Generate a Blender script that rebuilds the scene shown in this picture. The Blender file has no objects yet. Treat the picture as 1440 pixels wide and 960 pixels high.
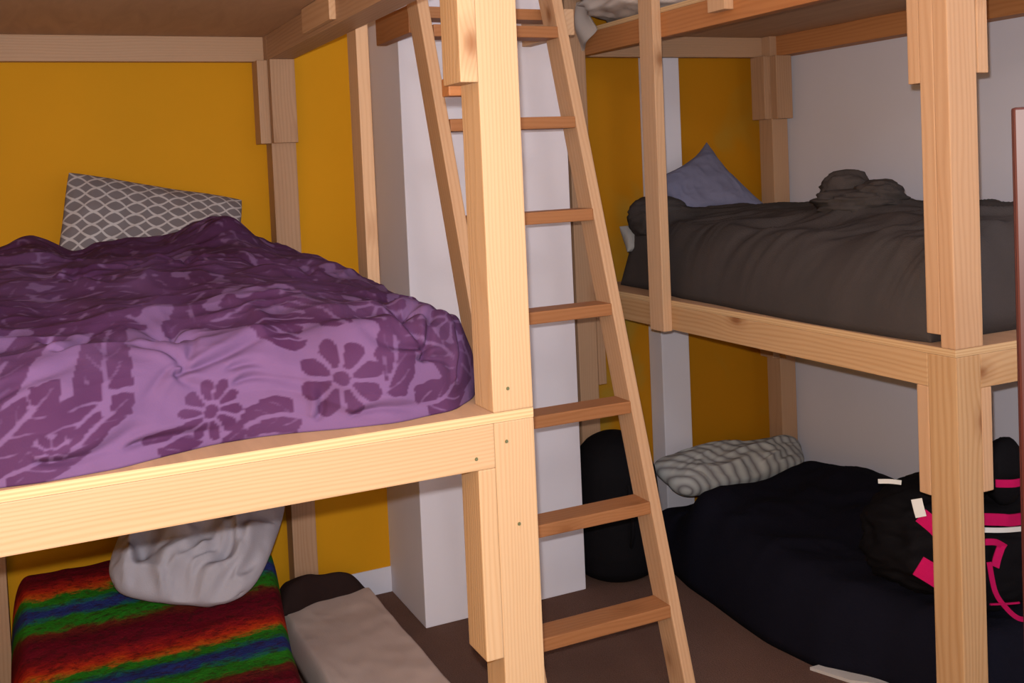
import bpy, bmesh, math, random
import numpy as np
from mathutils import Matrix, Vector

random.seed(7)
S = bpy.context.scene
COL = S.collection
# ------------------------------------------------------------------ camera
F_PX, CX, CY = 1411.134, 672.905, 290.29
YAW, PITCH, ROLL = 0.42282, -0.03988, -0.04527
EYE = Vector((0.0, 0.0, 1.648))
cy_, sy_ = math.cos(YAW), math.sin(YAW); cp_, sp_ = math.cos(PITCH), math.sin(PITCH)
Fw = Vector((sy_*cp_, cy_*cp_, sp_)); Rt = Vector((cy_, -sy_, 0)); Up = Rt.cross(Fw)
c_, s_ = math.cos(ROLL), math.sin(ROLL)
R2 = c_*Rt + s_*Up; U2 = -s_*Rt + c_*Up
cam = bpy.data.objects.new('camera', bpy.data.cameras.new('camera'))
COL.objects.link(cam)
m = Matrix.Identity(4)
for i in range(3):
    m[i][0] = R2[i]; m[i][1] = U2[i]; m[i][2] = -Fw[i]; m[i][3] = EYE[i]
cam.matrix_world = m
cam.data.sensor_fit = 'HORIZONTAL'; cam.data.sensor_width = 36.0
cam.data.lens = F_PX*36/1440
cam.data.shift_x = (720-CX)/1440; cam.data.shift_y = (CY-480)/1440
cam.data.clip_start = 0.02
S.camera = cam
# ------------------------------------------------------------------ light
S.view_settings.view_transform = 'Standard'; S.view_settings.look = 'None'
S.view_settings.gamma = 1.0; S.view_settings.use_curve_mapping = False
S.view_settings.exposure = 0.0
W = bpy.data.worlds.new('world'); S.world = W; W.use_nodes = True
bgn = W.node_tree.nodes['Background']
bgn.inputs[0].default_value = (1.0, 0.955, 0.94, 1); bgn.inputs[1].default_value = 1.35
fl = bpy.data.lights.new('camera_flash', 'POINT'); fl.energy = 208; fl.shadow_soft_size = 0.012
fl.color = (1.0, 0.975, 0.955)
flo = bpy.data.objects.new('camera_flash', fl); COL.objects.link(flo)
flo.location = EYE + 0.05*U2 - 0.012*R2 + 0.02*Fw
# added fill light behind the photographer, no real lamp; lifts the ambient
rl = bpy.data.lights.new('fill_light', 'POINT'); rl.energy = 30; rl.shadow_soft_size = 0.12
rl.color = (1.0, 0.92, 0.85)
rlo = bpy.data.objects.new('fill_light', rl); COL.objects.link(rlo); rlo.location = (0.6, -0.6, 2.75)

# ------------------------------------------------------------------ materials
def new_mat(name, rough=0.8, spec=0.3):
    mt = bpy.data.materials.new(name); mt.use_nodes = True
    nt = mt.node_tree; b = nt.nodes['Principled BSDF']
    b.inputs['Roughness'].default_value = rough
    b.inputs['Specular IOR Level'].default_value = spec
    return mt, nt, b
def N(nt, t, **k):
    n = nt.nodes.new(t)
    for a, v in k.items(): setattr(n, a, v)
    return n
def math_n(nt, op, a, b=None, c=None):
    n = nt.nodes.new('ShaderNodeMath'); n.operation = op
    for i, v in enumerate((a, b, c)):
        if v is None: continue
        if isinstance(v, (int, float)): n.inputs[i].default_value = v
        else: nt.links.new(v, n.inputs[i])
    return n.outputs[0]
def mixc(nt, fac, a, b, blend='MIX'):
    n = nt.nodes.new('ShaderNodeMix'); n.data_type = 'RGBA'; n.blend_type = blend
    for s, v in (('Factor', fac), ('A', a), ('B', b)):
        i = n.inputs[0] if s == 'Factor' else n.inputs[6 if s == 'A' else 7]
        if isinstance(v, (int, float)): i.default_value = v
        elif isinstance(v, tuple): i.default_value = (*v, 1) if len(v) == 3 else v
        else: nt.links.new(v, i)
    return n.outputs[2]
def ramp(nt, fac, stops, interp='LINEAR'):
    n = nt.nodes.new('ShaderNodeValToRGB'); cr = n.color_ramp; cr.interpolation = interp
    while len(cr.elements) > 1: cr.elements.remove(cr.elements[-1])
    cr.elements[0].position = stops[0][0]; cr.elements[0].color = (*stops[0][1], 1)
    for p, c in stops[1:]:
        e = cr.elements.new(p); e.color = (*c, 1)
    nt.links.new(fac, n.inputs[0]); return n.outputs[0]
def noise(nt, vec, scale, detail=3, rough=0.55, dist=0.0):
    n = N(nt, 'ShaderNodeTexNoise'); n.inputs['Scale'].default_value = scale
    n.inputs['Detail'].default_value = detail; n.inputs['Roughness'].default_value = rough
    n.inputs['Distortion'].default_value = dist
    if vec is not None: nt.links.new(vec, n.inputs['Vector'])
    return n.outputs['Fac']
def bump(nt, b, h, strength=0.3, dist=0.01):
    n = N(nt, 'ShaderNodeBump'); n.inputs['Strength'].default_value = strength
    n.inputs['Distance'].default_value = dist
    nt.links.new(h, n.inputs['Height']); nt.links.new(n.outputs[0], b.inputs['Normal'])
def obj_co(nt):
    return N(nt, 'ShaderNodeTexCoord').outputs['Object']
def lin(r, g, b):
    f = lambda c: ((c/255+0.055)/1.055)**2.4 if c/255 > 0.04045 else c/255/12.92
    return (f(r), f(g), f(b))

def wood_mat(name, light, dark, knot=(0.20, 0.07, 0.02), ring=0.0075, contrast=0.5, rough=0.55, seed=0.0):
    mt, nt, b = new_mat(name, rough, 0.25)
    co = obj_co(nt); oi = N(nt, 'ShaderNodeObjectInfo')
    off = N(nt, 'ShaderNodeVectorMath', operation='SCALE')
    off.inputs[0].default_value = (13.1, 0.37, 0.29); nt.links.new(oi.outputs['Random'], off.inputs['Scale'])
    ad = N(nt, 'ShaderNodeVectorMath', operation='ADD'); nt.links.new(co, ad.inputs[0]); nt.links.new(off.outputs[0], ad.inputs[1])
    ad2 = N(nt, 'ShaderNodeVectorMath', operation='ADD'); nt.links.new(ad.outputs[0], ad2.inputs[0]); ad2.inputs[1].default_value = (seed, 0, 0)
    v = ad2.outputs[0]
    st = N(nt, 'ShaderNodeVectorMath', operation='MULTIPLY'); nt.links.new(v, st.inputs[0]); st.inputs[1].default_value = (1.3, 9, 9)
    warp = noise(nt, st.outputs[0], 1.0, 2, 0.5)
    # knots: sparse cells
    kv = N(nt, 'ShaderNodeVectorMath', operation='MULTIPLY'); nt.links.new(v, kv.inputs[0]); kv.inputs[1].default_value = (3.0, 5.0, 5.0)
    vo = N(nt, 'ShaderNodeTexVoronoi'); vo.inputs['Scale'].default_value = 1.0; nt.links.new(kv.outputs[0], vo.inputs['Vector'])
    kd = vo.outputs['Distance']
    kbend = math_n(nt, 'EXPONENT', math_n(nt, 'MULTIPLY', kd, -8.0))
    sp = N(nt, 'ShaderNodeSeparateXYZ'); nt.links.new(v, sp.inputs[0])
    y2 = math_n(nt, 'POWER', math_n(nt, 'ADD', sp.outputs[1], 0.05), 2.0)
    z2 = math_n(nt, 'POWER', math_n(nt, 'ADD', sp.outputs[2], 0.13), 2.0)
    r = math_n(nt, 'SQRT', math_n(nt, 'ADD', y2, z2))
    r = math_n(nt, 'ADD', r, math_n(nt, 'MULTIPLY', warp, 0.045))
    r = math_n(nt, 'ADD', r, math_n(nt, 'MULTIPLY', kbend, 0.032))
    w = math_n(nt, 'SINE', math_n(nt, 'MULTIPLY', r, 2*math.pi/ring))
    w = math_n(nt, 'MULTIPLY_ADD', w, 0.5, 0.5)
    w = math_n(nt, 'POWER', w, 1.6)
    fine = N(nt, 'ShaderNodeVectorMath', operation='MULTIPLY'); nt.links.new(v, fine.inputs[0]); fine.inputs[1].default_value = (6, 160, 160)
    fn = noise(nt, fine.outputs[0], 1.0, 3, 0.6)
    big = noise(nt, st.outputs[0], 0.7, 2)
    f = math_n(nt, 'MULTIPLY', w, contrast)
    f = math_n(nt, 'ADD', f, math_n(nt, 'MULTIPLY', math_n(nt, 'SUBTRACT', fn, 0.5), 0.35))
    f = math_n(nt, 'ADD', f, math_n(nt, 'MULTIPLY', math_n(nt, 'SUBTRACT', big, 0.45), 1.1))
    f = math_n(nt, 'ADD', f, math_n(nt, 'MULTIPLY', math_n(nt, 'SUBTRACT', oi.outputs['Random'], 0.5), 0.35))
    c = mixc(nt, math_n(nt, 'MAXIMUM', math_n(nt, 'MINIMUM', f, 1.0), 0.0), light, dark)
    kf = ramp(nt, kd, [(0.0, (1, 1, 1)), (0.07, (0.8,)*3), (0.12, (0.25,)*3), (0.22, (0, 0, 0))])
    c = mixc(nt, kf, c, knot)
    nt.links.new(c, b.inputs['Base Color'])
    bump(nt, b, math_n(nt, 'ADD', fn, w), 0.12, 0.002)
    return mt

WOOD = wood_mat('pale_fir', (0.485, 0.325, 0.190), (0.41, 0.245, 0.120), contrast=0.42)
WOOD_R = wood_mat('warm_fir', (0.56, 0.365, 0.20), (0.41, 0.22, 0.09), contrast=0.4, ring=0.012, seed=4.0)
WOOD_O = wood_mat('orange_fir', (0.36, 0.155, 0.062), (0.27, 0.105, 0.036), contrast=0.35, ring=0.010, seed=2.0)
WOOD_RO = wood_mat('reddish_fir', (0.46, 0.20, 0.075), (0.33, 0.12, 0.04), contrast=0.35, ring=0.012, seed=3.0)
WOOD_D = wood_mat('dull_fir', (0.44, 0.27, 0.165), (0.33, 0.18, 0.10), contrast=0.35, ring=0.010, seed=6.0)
WOOD_L = wood_mat('peach_fir', (0.57, 0.36, 0.215), (0.45, 0.25, 0.13), contrast=0.35, ring=0.012, seed=8.0)

def ply_mat(name, top, side_a, side_b):
    mt, nt, b = new_mat(name, 0.7, 0.2)
    co = obj_co(nt)
    st = N(nt, 'ShaderNodeVectorMath', operation='MULTIPLY'); nt.links.new(co, st.inputs[0]); st.inputs[1].default_value = (9, 1.6, 9)
    n1 = noise(nt, st.outputs[0], 1.4, 4, 0.6, 1.2)
    ctop = mixc(nt, n1, tuple(x*0.72 for x in top), tuple(min(1, x*1.18) for x in top))
    sp = N(nt, 'ShaderNodeSeparateXYZ'); nt.links.new(co, sp.inputs[0])
    w = math_n(nt, 'SINE', math_n(nt, 'MULTIPLY', sp.outputs[2], 2*math.pi/0.0075))
    w = math_n(nt, 'MULTIPLY_ADD', w, 0.5, 0.5)
    cs = mixc(nt, w, side_a, side_b)
    g = N(nt, 'ShaderNodeNewGeometry'); gs = N(nt, 'ShaderNodeSeparateXYZ'); nt.links.new(g.outputs['Normal'], gs.inputs[0])
    up = math_n(nt, 'GREATER_THAN', math_n(nt, 'ABSOLUTE', gs.outputs[2]), 0.6)
    nt.links.new(mixc(nt, up, cs, ctop), b.inputs['Base Color'])
    bump(nt, b, n1, 0.1, 0.003)
    return mt
PLY = ply_mat('plywood', (0.50, 0.31, 0.19), (0.62, 0.44, 0.25), (0.52, 0.33, 0.17))

def paint_mat(name, col, var=0.06, rough=0.75, patch=None, spec=0.2):
    mt, nt, b = new_mat(name, rough, spec)
    co = obj_co(nt)
    n1 = noise(nt, co, 2.2, 4, 0.6)
    c = mixc(nt, n1, tuple(x*(1-var*1.6) for x in col), tuple(min(1, x*(1+var*1.6)) for x in col))
    if patch:
        n2 = noise(nt, co, 1.7, 3, 0.6, 0.6)
        f = ramp(nt, n2, [(0.50, (0, 0, 0)), (0.68, (1, 1, 1))])
        c = mixc(nt, math_n(nt, 'MULTIPLY', f, 0.85), c, patch)
    nt.links.new(c, b.inputs['Base Color'])
    bump(nt, b, noise(nt, co, 160, 3, 0.6), 0.12, 0.002)
    return mt
ORANGE = paint_mat('orange_paint', (0.57, 0.262, 0.0035), 0.05)
ORANGE2 = paint_mat('worn_orange_paint', (0.46, 0.19, 0.003), 0.05, patch=(0.36, 0.235, 0.03))
WHITE = paint_mat('white_paint', (0.70, 0.67, 0.745), 0.03)
WHITE_R = paint_mat('greyish_white_paint', (0.61, 0.60, 0.69), 0.03)

mt, nt, b = new_mat('brown_carpet', 1.0, 0.0)
co = obj_co(nt); n1 = noise(nt, co, 5, 4); n2 = noise(nt, co, 220, 2)
c = mixc(nt, n1, (0.15, 0.085, 0.068), (0.25, 0.15, 0.115)); c = mixc(nt, n2, c, (0.10, 0.055, 0.045))
nt.links.new(c, b.inputs['Base Color']); bump(nt, b, n2, 0.7, 0.01)
CARPET = mt

def cloth_mat(name, col, col2=None, scale=3.0, rough=0.95, sheen=0.2, bscale=260, bs=0.25):
    mt, nt, b = new_mat(name, rough, 0.08)
    co = obj_co(nt); n1 = noise(nt, co, scale, 4, 0.6)
    c = mixc(nt, n1, col, col2 or tuple(x*0.75 for x in col))
    nt.links.new(c, b.inputs['Base Color'])
    b.inputs['Sheen Weight'].default_value = 0.0
    bump(nt, b, noise(nt, co, bscale, 2), bs, 0.003)
    return mt
def attr_mat(name, rough=0.9, sheen=0.15):
    mt, nt, b = new_mat(name, rough, 0.1)
    a = N(nt, 'ShaderNodeVertexColor', layer_name='Col')
    co = obj_co(nt); n1 = noise(nt, co, 300, 2)
    nt.links.new(a.outputs['Color'], b.inputs['Base Color'])
    bump(nt, b, n1, 0.2, 0.002)
    return mt

# ------------------------------------------------------------------ object helpers
def tag(o, label=None, cat=None, group=None, kind=None):
    if label: o['label'] = label
    if cat: o['category'] = cat
    if group: o['group'] = group
    if kind: o['kind'] = kind
    return o
def thing(name, loc, label, cat, group=None):
    o = bpy.data.objects.new(name, None); COL.objects.link(o); o.location = loc
    o.empty_display_size = 0.1
    return tag(o, label, cat, group)
def link_mesh(name, me, mat, parent=None, smooth=False):
    o = bpy.data.objects.new(name, me); COL.objects.link(o)
    for m_ in (mat if isinstance(mat, (list, tuple)) else [mat]): me.materials.append(m_)
    if parent: o.parent = parent
    if smooth:
        for p in me.polygons: p.use_smooth = True
    return o
def box_mesh(name, sx, sy, sz, bev=0.0025):
    bm = bmesh.new(); bmesh.ops.create_cube(bm, size=1.0)
    bmesh.ops.scale(bm, vec=(sx, sy, sz), verts=bm.verts)
    if bev: bmesh.ops.bevel(bm, geom=list(bm.edges), offset=bev, segments=2, affect='EDGES', profile=0.6)
    me = bpy.data.meshes.new(name); bm.to_mesh(me); bm.free(); return me
def board(name, x0, x1, y0, y1, z0, z1, mat, parent=None, bev=0.003, label=None):
    """timber whose local X runs along its length"""
    d = (x1-x0, y1-y0, z1-z0); c = Vector(((x0+x1)/2, (y0+y1)/2, (z0+z1)/2))
    k = d.index(max(d))
    if k == 0: L, rot = d, Matrix.Identity(3)
    elif k == 1: L, rot = (d[1], d[0], d[2]), Matrix.Rotation(math.pi/2, 3, 'Z')
    else: L, rot = (d[2], d[1], d[0]), Matrix.Rotation(-math.pi/2, 3, 'Y')
    o = link_mesh(name, box_mesh(name, *L, bev), mat, parent)
    o.rotation_euler = rot.to_euler()
    o.location = c - (parent.location if parent else Vector((0, 0, 0)))
    if label: o['label'] = label
    return o
def slab(name, x0, x1, y0, y1, z0, z1, mat, parent=None, bev=0.0, kind=None, label=None):
    o = link_mesh(name, box_mesh(name, x1-x0, y1-y0, z1-z0, bev), mat, parent)
    o.location = Vector(((x0+x1)/2, (y0+y1)/2, (z0+z1)/2)) - (parent.location if parent else Vector((0, 0, 0)))
    if kind: o['kind'] = kind
    if label: o['label'] = label
    return o

# numpy value noise
_rng = np.random.RandomState(3); _T = _rng.rand(256, 256)
def vn(x, y):
    xi = np.floor(x).astype(int); yi = np.floor(y).astype(int); fx = x-xi; fy = y-yi
    fx = fx*fx*(3-2*fx); fy = fy*fy*(3-2*fy)
    g = lambda a, b_: _T[a % 256, b_ % 256]
    return (g(xi, yi)*(1-fx)+g(xi+1, yi)*fx)*(1-fy)+(g(xi, yi+1)*(1-fx)+g(xi+1, yi+1)*fx)*fy
def fbm(x, y, o=4, gain=0.5, ox=0.0):
    s = 0; a = 1; t = 0
    for i in range(o):
        s = s+a*(vn(x*2**i+17.3*i+ox, y*2**i+5.1*i+ox)-0.5); t += a; a *= gain
    return s/t*2
def ridge(x, y, o=3, ox=0.0):
    s = 0; a = 1; t = 0
    for i in range(o):
        s = s+a*(1-2*np.abs(vn(x*2**i+9.7*i+ox, y*2**i+3.3*i+ox)-0.5)*2); t += a; a *= 0.5
    return s/t
def interp(x, pts):
    xs = [p[0] for p in pts]; ys = [p[1] for p in pts]
    return np.interp(x, xs, ys)
def smooth_interp(x, pts, w=0.04):
    return sum(interp(x+dx*w, pts) for dx in (-1, -0.5, 0, 0.5, 1))/5
def sstep(a, b_, x):
    t = np.clip((x-a)/(b_-a), 0, 1); return t*t*(3-2*t)

def grid_mesh(name, P, mat, parent=None, col=None, uv=False, close_z=None, origin=None, smooth=True):
    """P: (n,m,3) grid of world points"""
    n, m_ = P.shape[:2]
    o3 = np.array(origin if origin is not None else (P.reshape(-1, 3).min(0)+P.reshape(-1, 3).max(0))/2)
    V = (P.reshape(-1, 3)-o3)
    idx = np.arange(n*m_).reshape(n, m_)
    f = np.stack([idx[:-1, :-1], idx[1:, :-1], idx[1:, 1:], idx[:-1, 1:]], -1).reshape(-1, 4)
    faces = f.tolist(); verts = V.tolist()
    if close_z is not None:
        ring = list(idx[0, :])+list(idx[1:, -1])+list(idx[-1, -2::-1])+list(idx[-2:0:-1, 0])
        faces.append([int(i) for i in ring])
    me = bpy.data.meshes.new(name); me.from_pydata(verts, [], faces)
    if col is not None:
        a = me.color_attributes.new('Col', 'FLOAT_COLOR', 'POINT')
        cc = np.ones((len(verts), 4)); cc[:n*m_, :3] = col.reshape(-1, 3)
        a.data.foreach_set('color', cc.ravel())
    if uv:
        ul = me.uv_layers.new(name='UVMap')
        uu = np.stack(np.meshgrid(np.linspace(0, 1, n), np.linspace(0, 1, m_), indexing='ij'), -1).reshape(-1, 2)
        li = np.zeros(len(me.loops), int); me.loops.foreach_get('vertex_index', li)
        ul.data.foreach_set('uv', uu[li].ravel())
    me.validate(); me.update()
    bm = bmesh.new(); bm.from_mesh(me)
    bmesh.ops.recalc_face_normals(bm, faces=bm.faces); bm.to_mesh(me); bm.free()
    o = link_mesh(name, me, mat, parent, smooth)
    o.location = Vector(o3) - (parent.location if parent else Vector((0, 0, 0)))
    return o

def edge_dist(t, n_edge=0.12):
    return t
def param_v(n, k=1.7):
    t = np.linspace(-1, 1, n); return 0.5+0.5*np.sign(t)*(1-(1-np.abs(t))**k)
def bedding(name, x0, x1, front, back, base, H, mat, nx=120, ny=200, r=0.12, p=2.0, parent=None, colfn=None, rs=None, uv=False, bias=None, disp=None):
    """cloth heap lying on a surface at z=base; front(x), back(x) bound it in Y; H(x,y)=height above base"""
    u = x0+(x1-x0)*param_v(nx, 1.35); v = param_v(ny, 1.5)
    rr = rs or (r, r, r, r)      # x0, x1, front, back radii
    def e(d, r_): return np.clip(d/r_, 0, 1)
    yf = front(u)[:, None]; yb = back(u)[:, None]
    for step in range(2 if bias else 1):
        X = np.repeat(u[:, None], v.shape[-1], 1)
        Y = yf+(yb-yf)*(v[None, :] if v.ndim == 1 else v)
        d = [e(X-x0, rr[0]), e(x1-X, rr[1]), e(Y-yf, rr[2]), e(yb-Y, rr[3])]
        E = np.ones_like(X)
        for q in d: E = E*(1-(1-q)**p)**(1/p)
        Z = base+H(X, Y)*E
        if bias and step == 0:    # respace the rows evenly along the cloth, denser near the hem
            a = np.sqrt(np.diff(Y, axis=1)**2+np.diff(Z, axis=1)**2)[nx//6:-nx//6].mean(0)
            a = np.concatenate([[0], np.cumsum(a)]); a /= a[-1]
            q_ = np.linspace(0, 1, ny); v = np.interp(q_*(1-bias)+bias*q_**2, a, v)
    Z[0, :] = Z[-1, :] = base; Z[:, 0] = Z[:, -1] = base
    P = np.stack([X, Y, Z], -1)
    if disp is not None:
        d_ = np.linalg.norm(np.diff(P, axis=1), axis=2)
        T_ = np.concatenate([np.zeros((P.shape[0], 1)), np.cumsum(d_, 1)], 1)
        gu = np.gradient(P, axis=0); gv = np.gradient(P, axis=1); nn_ = np.cross(gu, gv)
        nn_ /= np.maximum(np.linalg.norm(nn_, axis=2, keepdims=True), 1e-9)
        P = P+nn_*(disp(X, T_)*np.minimum(1, np.minimum(T_/0.03, (T_[:, -1:]-T_)/0.03)))[..., None]
        P[..., 2] = np.maximum(P[..., 2], base)
    col = None
    if colfn: col = colfn(P)
    return grid_mesh(name, P, mat, parent, col, uv, close_z=base), P

def heap_y(name, a0, a1, front, back, base, H, mat, nx=160, ny=120, rs=(0.1,)*4, p=2.0):
    u = a0+(a1-a0)*param_v(nx, 1.35); v = param_v(ny, 1.5)
    A = np.repeat(u[:, None], ny, 1); bf = front(u)[:, None]; bb = back(u)[:, None]
    B = bf+(bb-bf)*v[None, :]
    E = np.ones_like(A)
    for d, r_ in ((A-a0, rs[0]), (a1-A, rs[1]), (B-bf, rs[2]), (bb-B, rs[3])):
        q = np.clip(d/r_, 0, 1); E = E*(1-(1-q)**p)**(1/p)
    Z = base+H(A, B)*E; Z[0] = Z[-1] = base; Z[:, 0] = Z[:, -1] = base
    return grid_mesh(name, np.stack([B, A, Z], -1), mat, close_z=base)

def pillow(name, c00, c10, c11, c01, thick, mat, n=90, wr=0.012, seed=0.0, pinch=0.06, sag=0.0, freq=5.0, parent=None, rnd=0.0, plump=0.42):
    """pillow on four corner points; plump both sides, pulled-in seams, soft creases"""
    c = [np.array(q, float) for q in (c00, c10, c11, c01)]
    s = np.linspace(0, 1, n); ss = 0.5-0.5*np.cos(np.pi*s)
    U, Vv = np.meshgrid(ss, ss, indexing='ij')
    pu = U-(U-0.5)*pinch*4*np.sin(np.pi*Vv)*np.abs(2*U-1)**2*0.5
    pv = Vv-(Vv-0.5)*pinch*4*np.sin(np.pi*U)*np.abs(2*Vv-1)**2*0.5
    kc = 1-rnd*(np.abs(2*U-1)**3)*(np.abs(2*Vv-1)**3); pu = 0.5+(pu-0.5)*kc; pv = 0.5+(pv-0.5)*kc
    B = ((1-pu)*(1-pv))[..., None]*c[0]+(pu*(1-pv))[..., None]*c[1]+(pu*pv)[..., None]*c[2]+((1-pu)*pv)[..., None]*c[3]
    nrm = np.cross(c[1]-c[0], c[3]-c[0]); nrm = nrm/np.linalg.norm(nrm)
    prof = (np.clip(4*U*(1-U), 0, 1)**plump)*(np.clip(4*Vv*(1-Vv), 0, 1)**plump)
    w = (fbm(U*freq+seed, Vv*freq+seed, 3)*1.0+(ridge(U*freq*1.3+seed+fbm(U*3, Vv*3, 2), Vv*freq*0.6+seed, 2)-0.4)*0.8)*wr
    top = B+nrm*((thick/2*prof+w*np.minimum(1, prof*1.5)))[..., None]
    w2 = fbm(U*freq+seed+9, Vv*freq+seed+4, 3)*wr
    bot = B-nrm*((thick/2*prof+w2*prof))[..., None]
    for g in (top, bot): g[..., 2] -= sag*np.sin(np.pi*U)*np.sin(np.pi*Vv)
    bot[0] = top[0]; bot[-1] = top[-1]; bot[:, 0] = top[:, 0]; bot[:, -1] = top[:, -1]
    N1 = n*n; idx = np.arange(N1).reshape(n, n); idb = idx+N1
    idb = idb.copy()
    idb[0] = idx[0]; idb[-1] = idx[-1]; idb[:, 0] = idx[:, 0]; idb[:, -1] = idx[:, -1]
    o3 = (c[0]+c[1]+c[2]+c[3])/4
    f1 = np.stack([idx[:-1, :-1], idx[1:, :-1], idx[1:, 1:], idx[:-1, 1:]], -1).reshape(-1, 4)
    f2 = np.stack([idb[:-1, :-1], idb[:-1, 1:], idb[1:, 1:], idb[1:, :-1]], -1).reshape(-1, 4)
    V = np.concatenate([top.reshape(-1, 3), bot.reshape(-1, 3)])-o3
    me = bpy.data.meshes.new(name); me.from_pydata(V.tolist(), [], f1.tolist()+f2.tolist())
    ul = me.uv_layers.new(name='UVMap')
    uu = np.stack([U, Vv], -1).reshape(-1, 2); uu = np.concatenate([uu, uu])
    li = np.zeros(len(me.loops), int); me.loops.foreach_get('vertex_index', li)
    ul.data.foreach_set('uv', uu[li].ravel())
    bm = bmesh.new(); bm.from_mesh(me)
    bmesh.ops.delete(bm, geom=[v for v in bm.verts if not v.link_faces], context='VERTS')
    bmesh.ops.recalc_face_normals(bm, faces=bm.faces); bm.to_mesh(me); bm.free()
    o = link_mesh(name, me, mat, parent, True); o.location = Vector(o3) - (parent.location if parent else Vector((0, 0, 0)))
    return o

def tube(name, pts, rad, mat, parent=None, flat=1.0, res=8, origin=None):
    cu = bpy.data.curves.new(name, 'CURVE'); cu.dimensions = '3D'
    sp = cu.splines.new('NURBS'); sp.points.add(len(pts)-1); sp.order_u = 3; sp.use_endpoint_u = True
    o3 = Vector(origin) if origin is not None else sum((Vector(q) for q in pts), Vector())/len(pts)
    for i, q in enumerate(pts): sp.points[i].co = (*(Vector(q)-o3), 1)
    cu.bevel_depth = rad; cu.bevel_resolution = 3; cu.resolution_u = res; cu.use_fill_caps = True
    tmp = bpy.data.objects.new('tmp', cu); COL.objects.link(tmp)
    dg = bpy.context.evaluated_depsgraph_get()
    me = bpy.data.meshes.new_from_object(tmp.evaluated_get(dg)); me.name = name
    bpy.data.objects.remove(tmp); bpy.data.curves.remove(cu)
    me.materials.clear()
    o = link_mesh(name, me, mat, parent, True); o.location = o3 - (parent.location if parent else Vector((0, 0, 0)))
    return o

# ------------------------------------------------------------------ room
YL, YR, XW = 3.705, 3.805, 3.226
slab('floor', -0.75, XW+0.1, -1.6, 3.95, -0.1, 0.0, CARPET, kind='structure')
slab('ceiling', -0.75, XW+0.1, -1.6, 3.95, 3.05, 3.15, WHITE_R, kind='structure')
slab('wall_left', -0.75, -0.65, -1.6, YL, 0, 3.05, ORANGE, kind='structure')
slab('wall_back', -0.65, 1.30, YL, YL+0.12, 0, 3.05, ORANGE, kind='structure')
slab('wall_back_right', 1.80, XW, YR, YR+0.12, 0, 3.05, ORANGE2, kind='structure')
slab('wall_right', XW, XW+0.12, -1.6, YR+0.12, 0, 3.05, WHITE_R, kind='structure')
# white boxed chimney column: plaster front with a faint board joint, grey scuffed foot
slab('wall_pillar', 1.219, 1.883, 3.335, YR, 0, 3.05, WHITE, kind='structure', bev=0.004)
slab('wall_pilaster', 2.525, 2.672, 3.705, YR, 0, 3.05, WHITE, kind='structure', bev=0.004)
# unpainted strip of wall at the floor left of the pillar
slab('baseboard_back', 0.93, 1.219, YL-0.004, YL, 0, 0.10, WHITE_R, kind='structure')

# ------------------------------------------------------------------ bunk beds
def ln(p): return p
BL = thing('bunk_bed', (0.344, 2.74, 0), 'rough timber three-tier bunk bed on the left, carrying the purple floral duvet', 'bunk bed')
x0, x1 = -0.218, 0.905; yf, yk = 1.787, 3.690; t = 0.089; th = 0.038
zm, zr = 1.16, 1.051; zu = 2.063
# posts
for (xa, xb, side) in ((x0, x0+t, 'l'), (x1-t, x1, 'r')):
    board('post', xa, xb, yf, yf+t, 0, zm-0.02, WOOD, BL)
    board('post', xa, xb, yf, yf+t, zm, 2.62, WOOD, BL)
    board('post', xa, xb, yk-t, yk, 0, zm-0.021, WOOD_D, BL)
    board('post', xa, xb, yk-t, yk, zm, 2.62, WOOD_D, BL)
    cx0, cx1 = (xb, xb+th) if side == 'l' else (xa-th, xa)
    for z0c, z1c in ((0.667, zr), (1.812, zu)):
        board('cleat', cx0, cx1, yf, yf+t, z0c, z1c, WOOD, BL)
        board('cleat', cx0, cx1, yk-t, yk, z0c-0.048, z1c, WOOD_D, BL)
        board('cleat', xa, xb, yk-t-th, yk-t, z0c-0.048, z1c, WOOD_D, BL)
        if z0c < 1: board('cleat', xa, xb, yf+t, yf+t+th, z0c, z1c, WOOD, BL)
# rails
board('rail', x0+t, x1-t, yf, yf+th, zr, zm-0.02, WOOD, BL)
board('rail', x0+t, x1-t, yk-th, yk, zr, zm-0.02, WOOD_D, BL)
board('rail', x0+t, x1-t, yf, yf+th, zu, zu+t, WOOD, BL)
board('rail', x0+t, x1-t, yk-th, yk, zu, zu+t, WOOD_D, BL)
for xa, xb in ((x0, x0+t), (x1-t, x1)):
    board('rail', xa, xb, yf+t, yk-t, zr, zm-0.02, WOOD, BL)
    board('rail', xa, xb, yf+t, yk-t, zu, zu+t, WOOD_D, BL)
slab('platform', x0, x1, yf, yk, zm-0.02, zm, PLY, BL, bev=0.0015, label='plywood sleeping platform')
slab('platform', x0, x1, yf, yk, zu+t, zu+t+0.018, PLY, BL, bev=0.0015, label='plywood sleeping platform')
board('batten', x1, x1+th, 2.83, 2.919, zr, 2.62, WOOD_L, BL, label='upright batten fixed outside the side rails')
# short scab pieces on the inner face of the upper side rail, and a wedge behind the post
board('block', 0.796, x1-t, 2.72, 3.02, zu+0.012, zu+t-0.002, WOOD_L, BL)
board('block', 0.79, 0.862, yf+t, yf+t+0.038, 1.793, 1.83, WOOD_O, BL)

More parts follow.
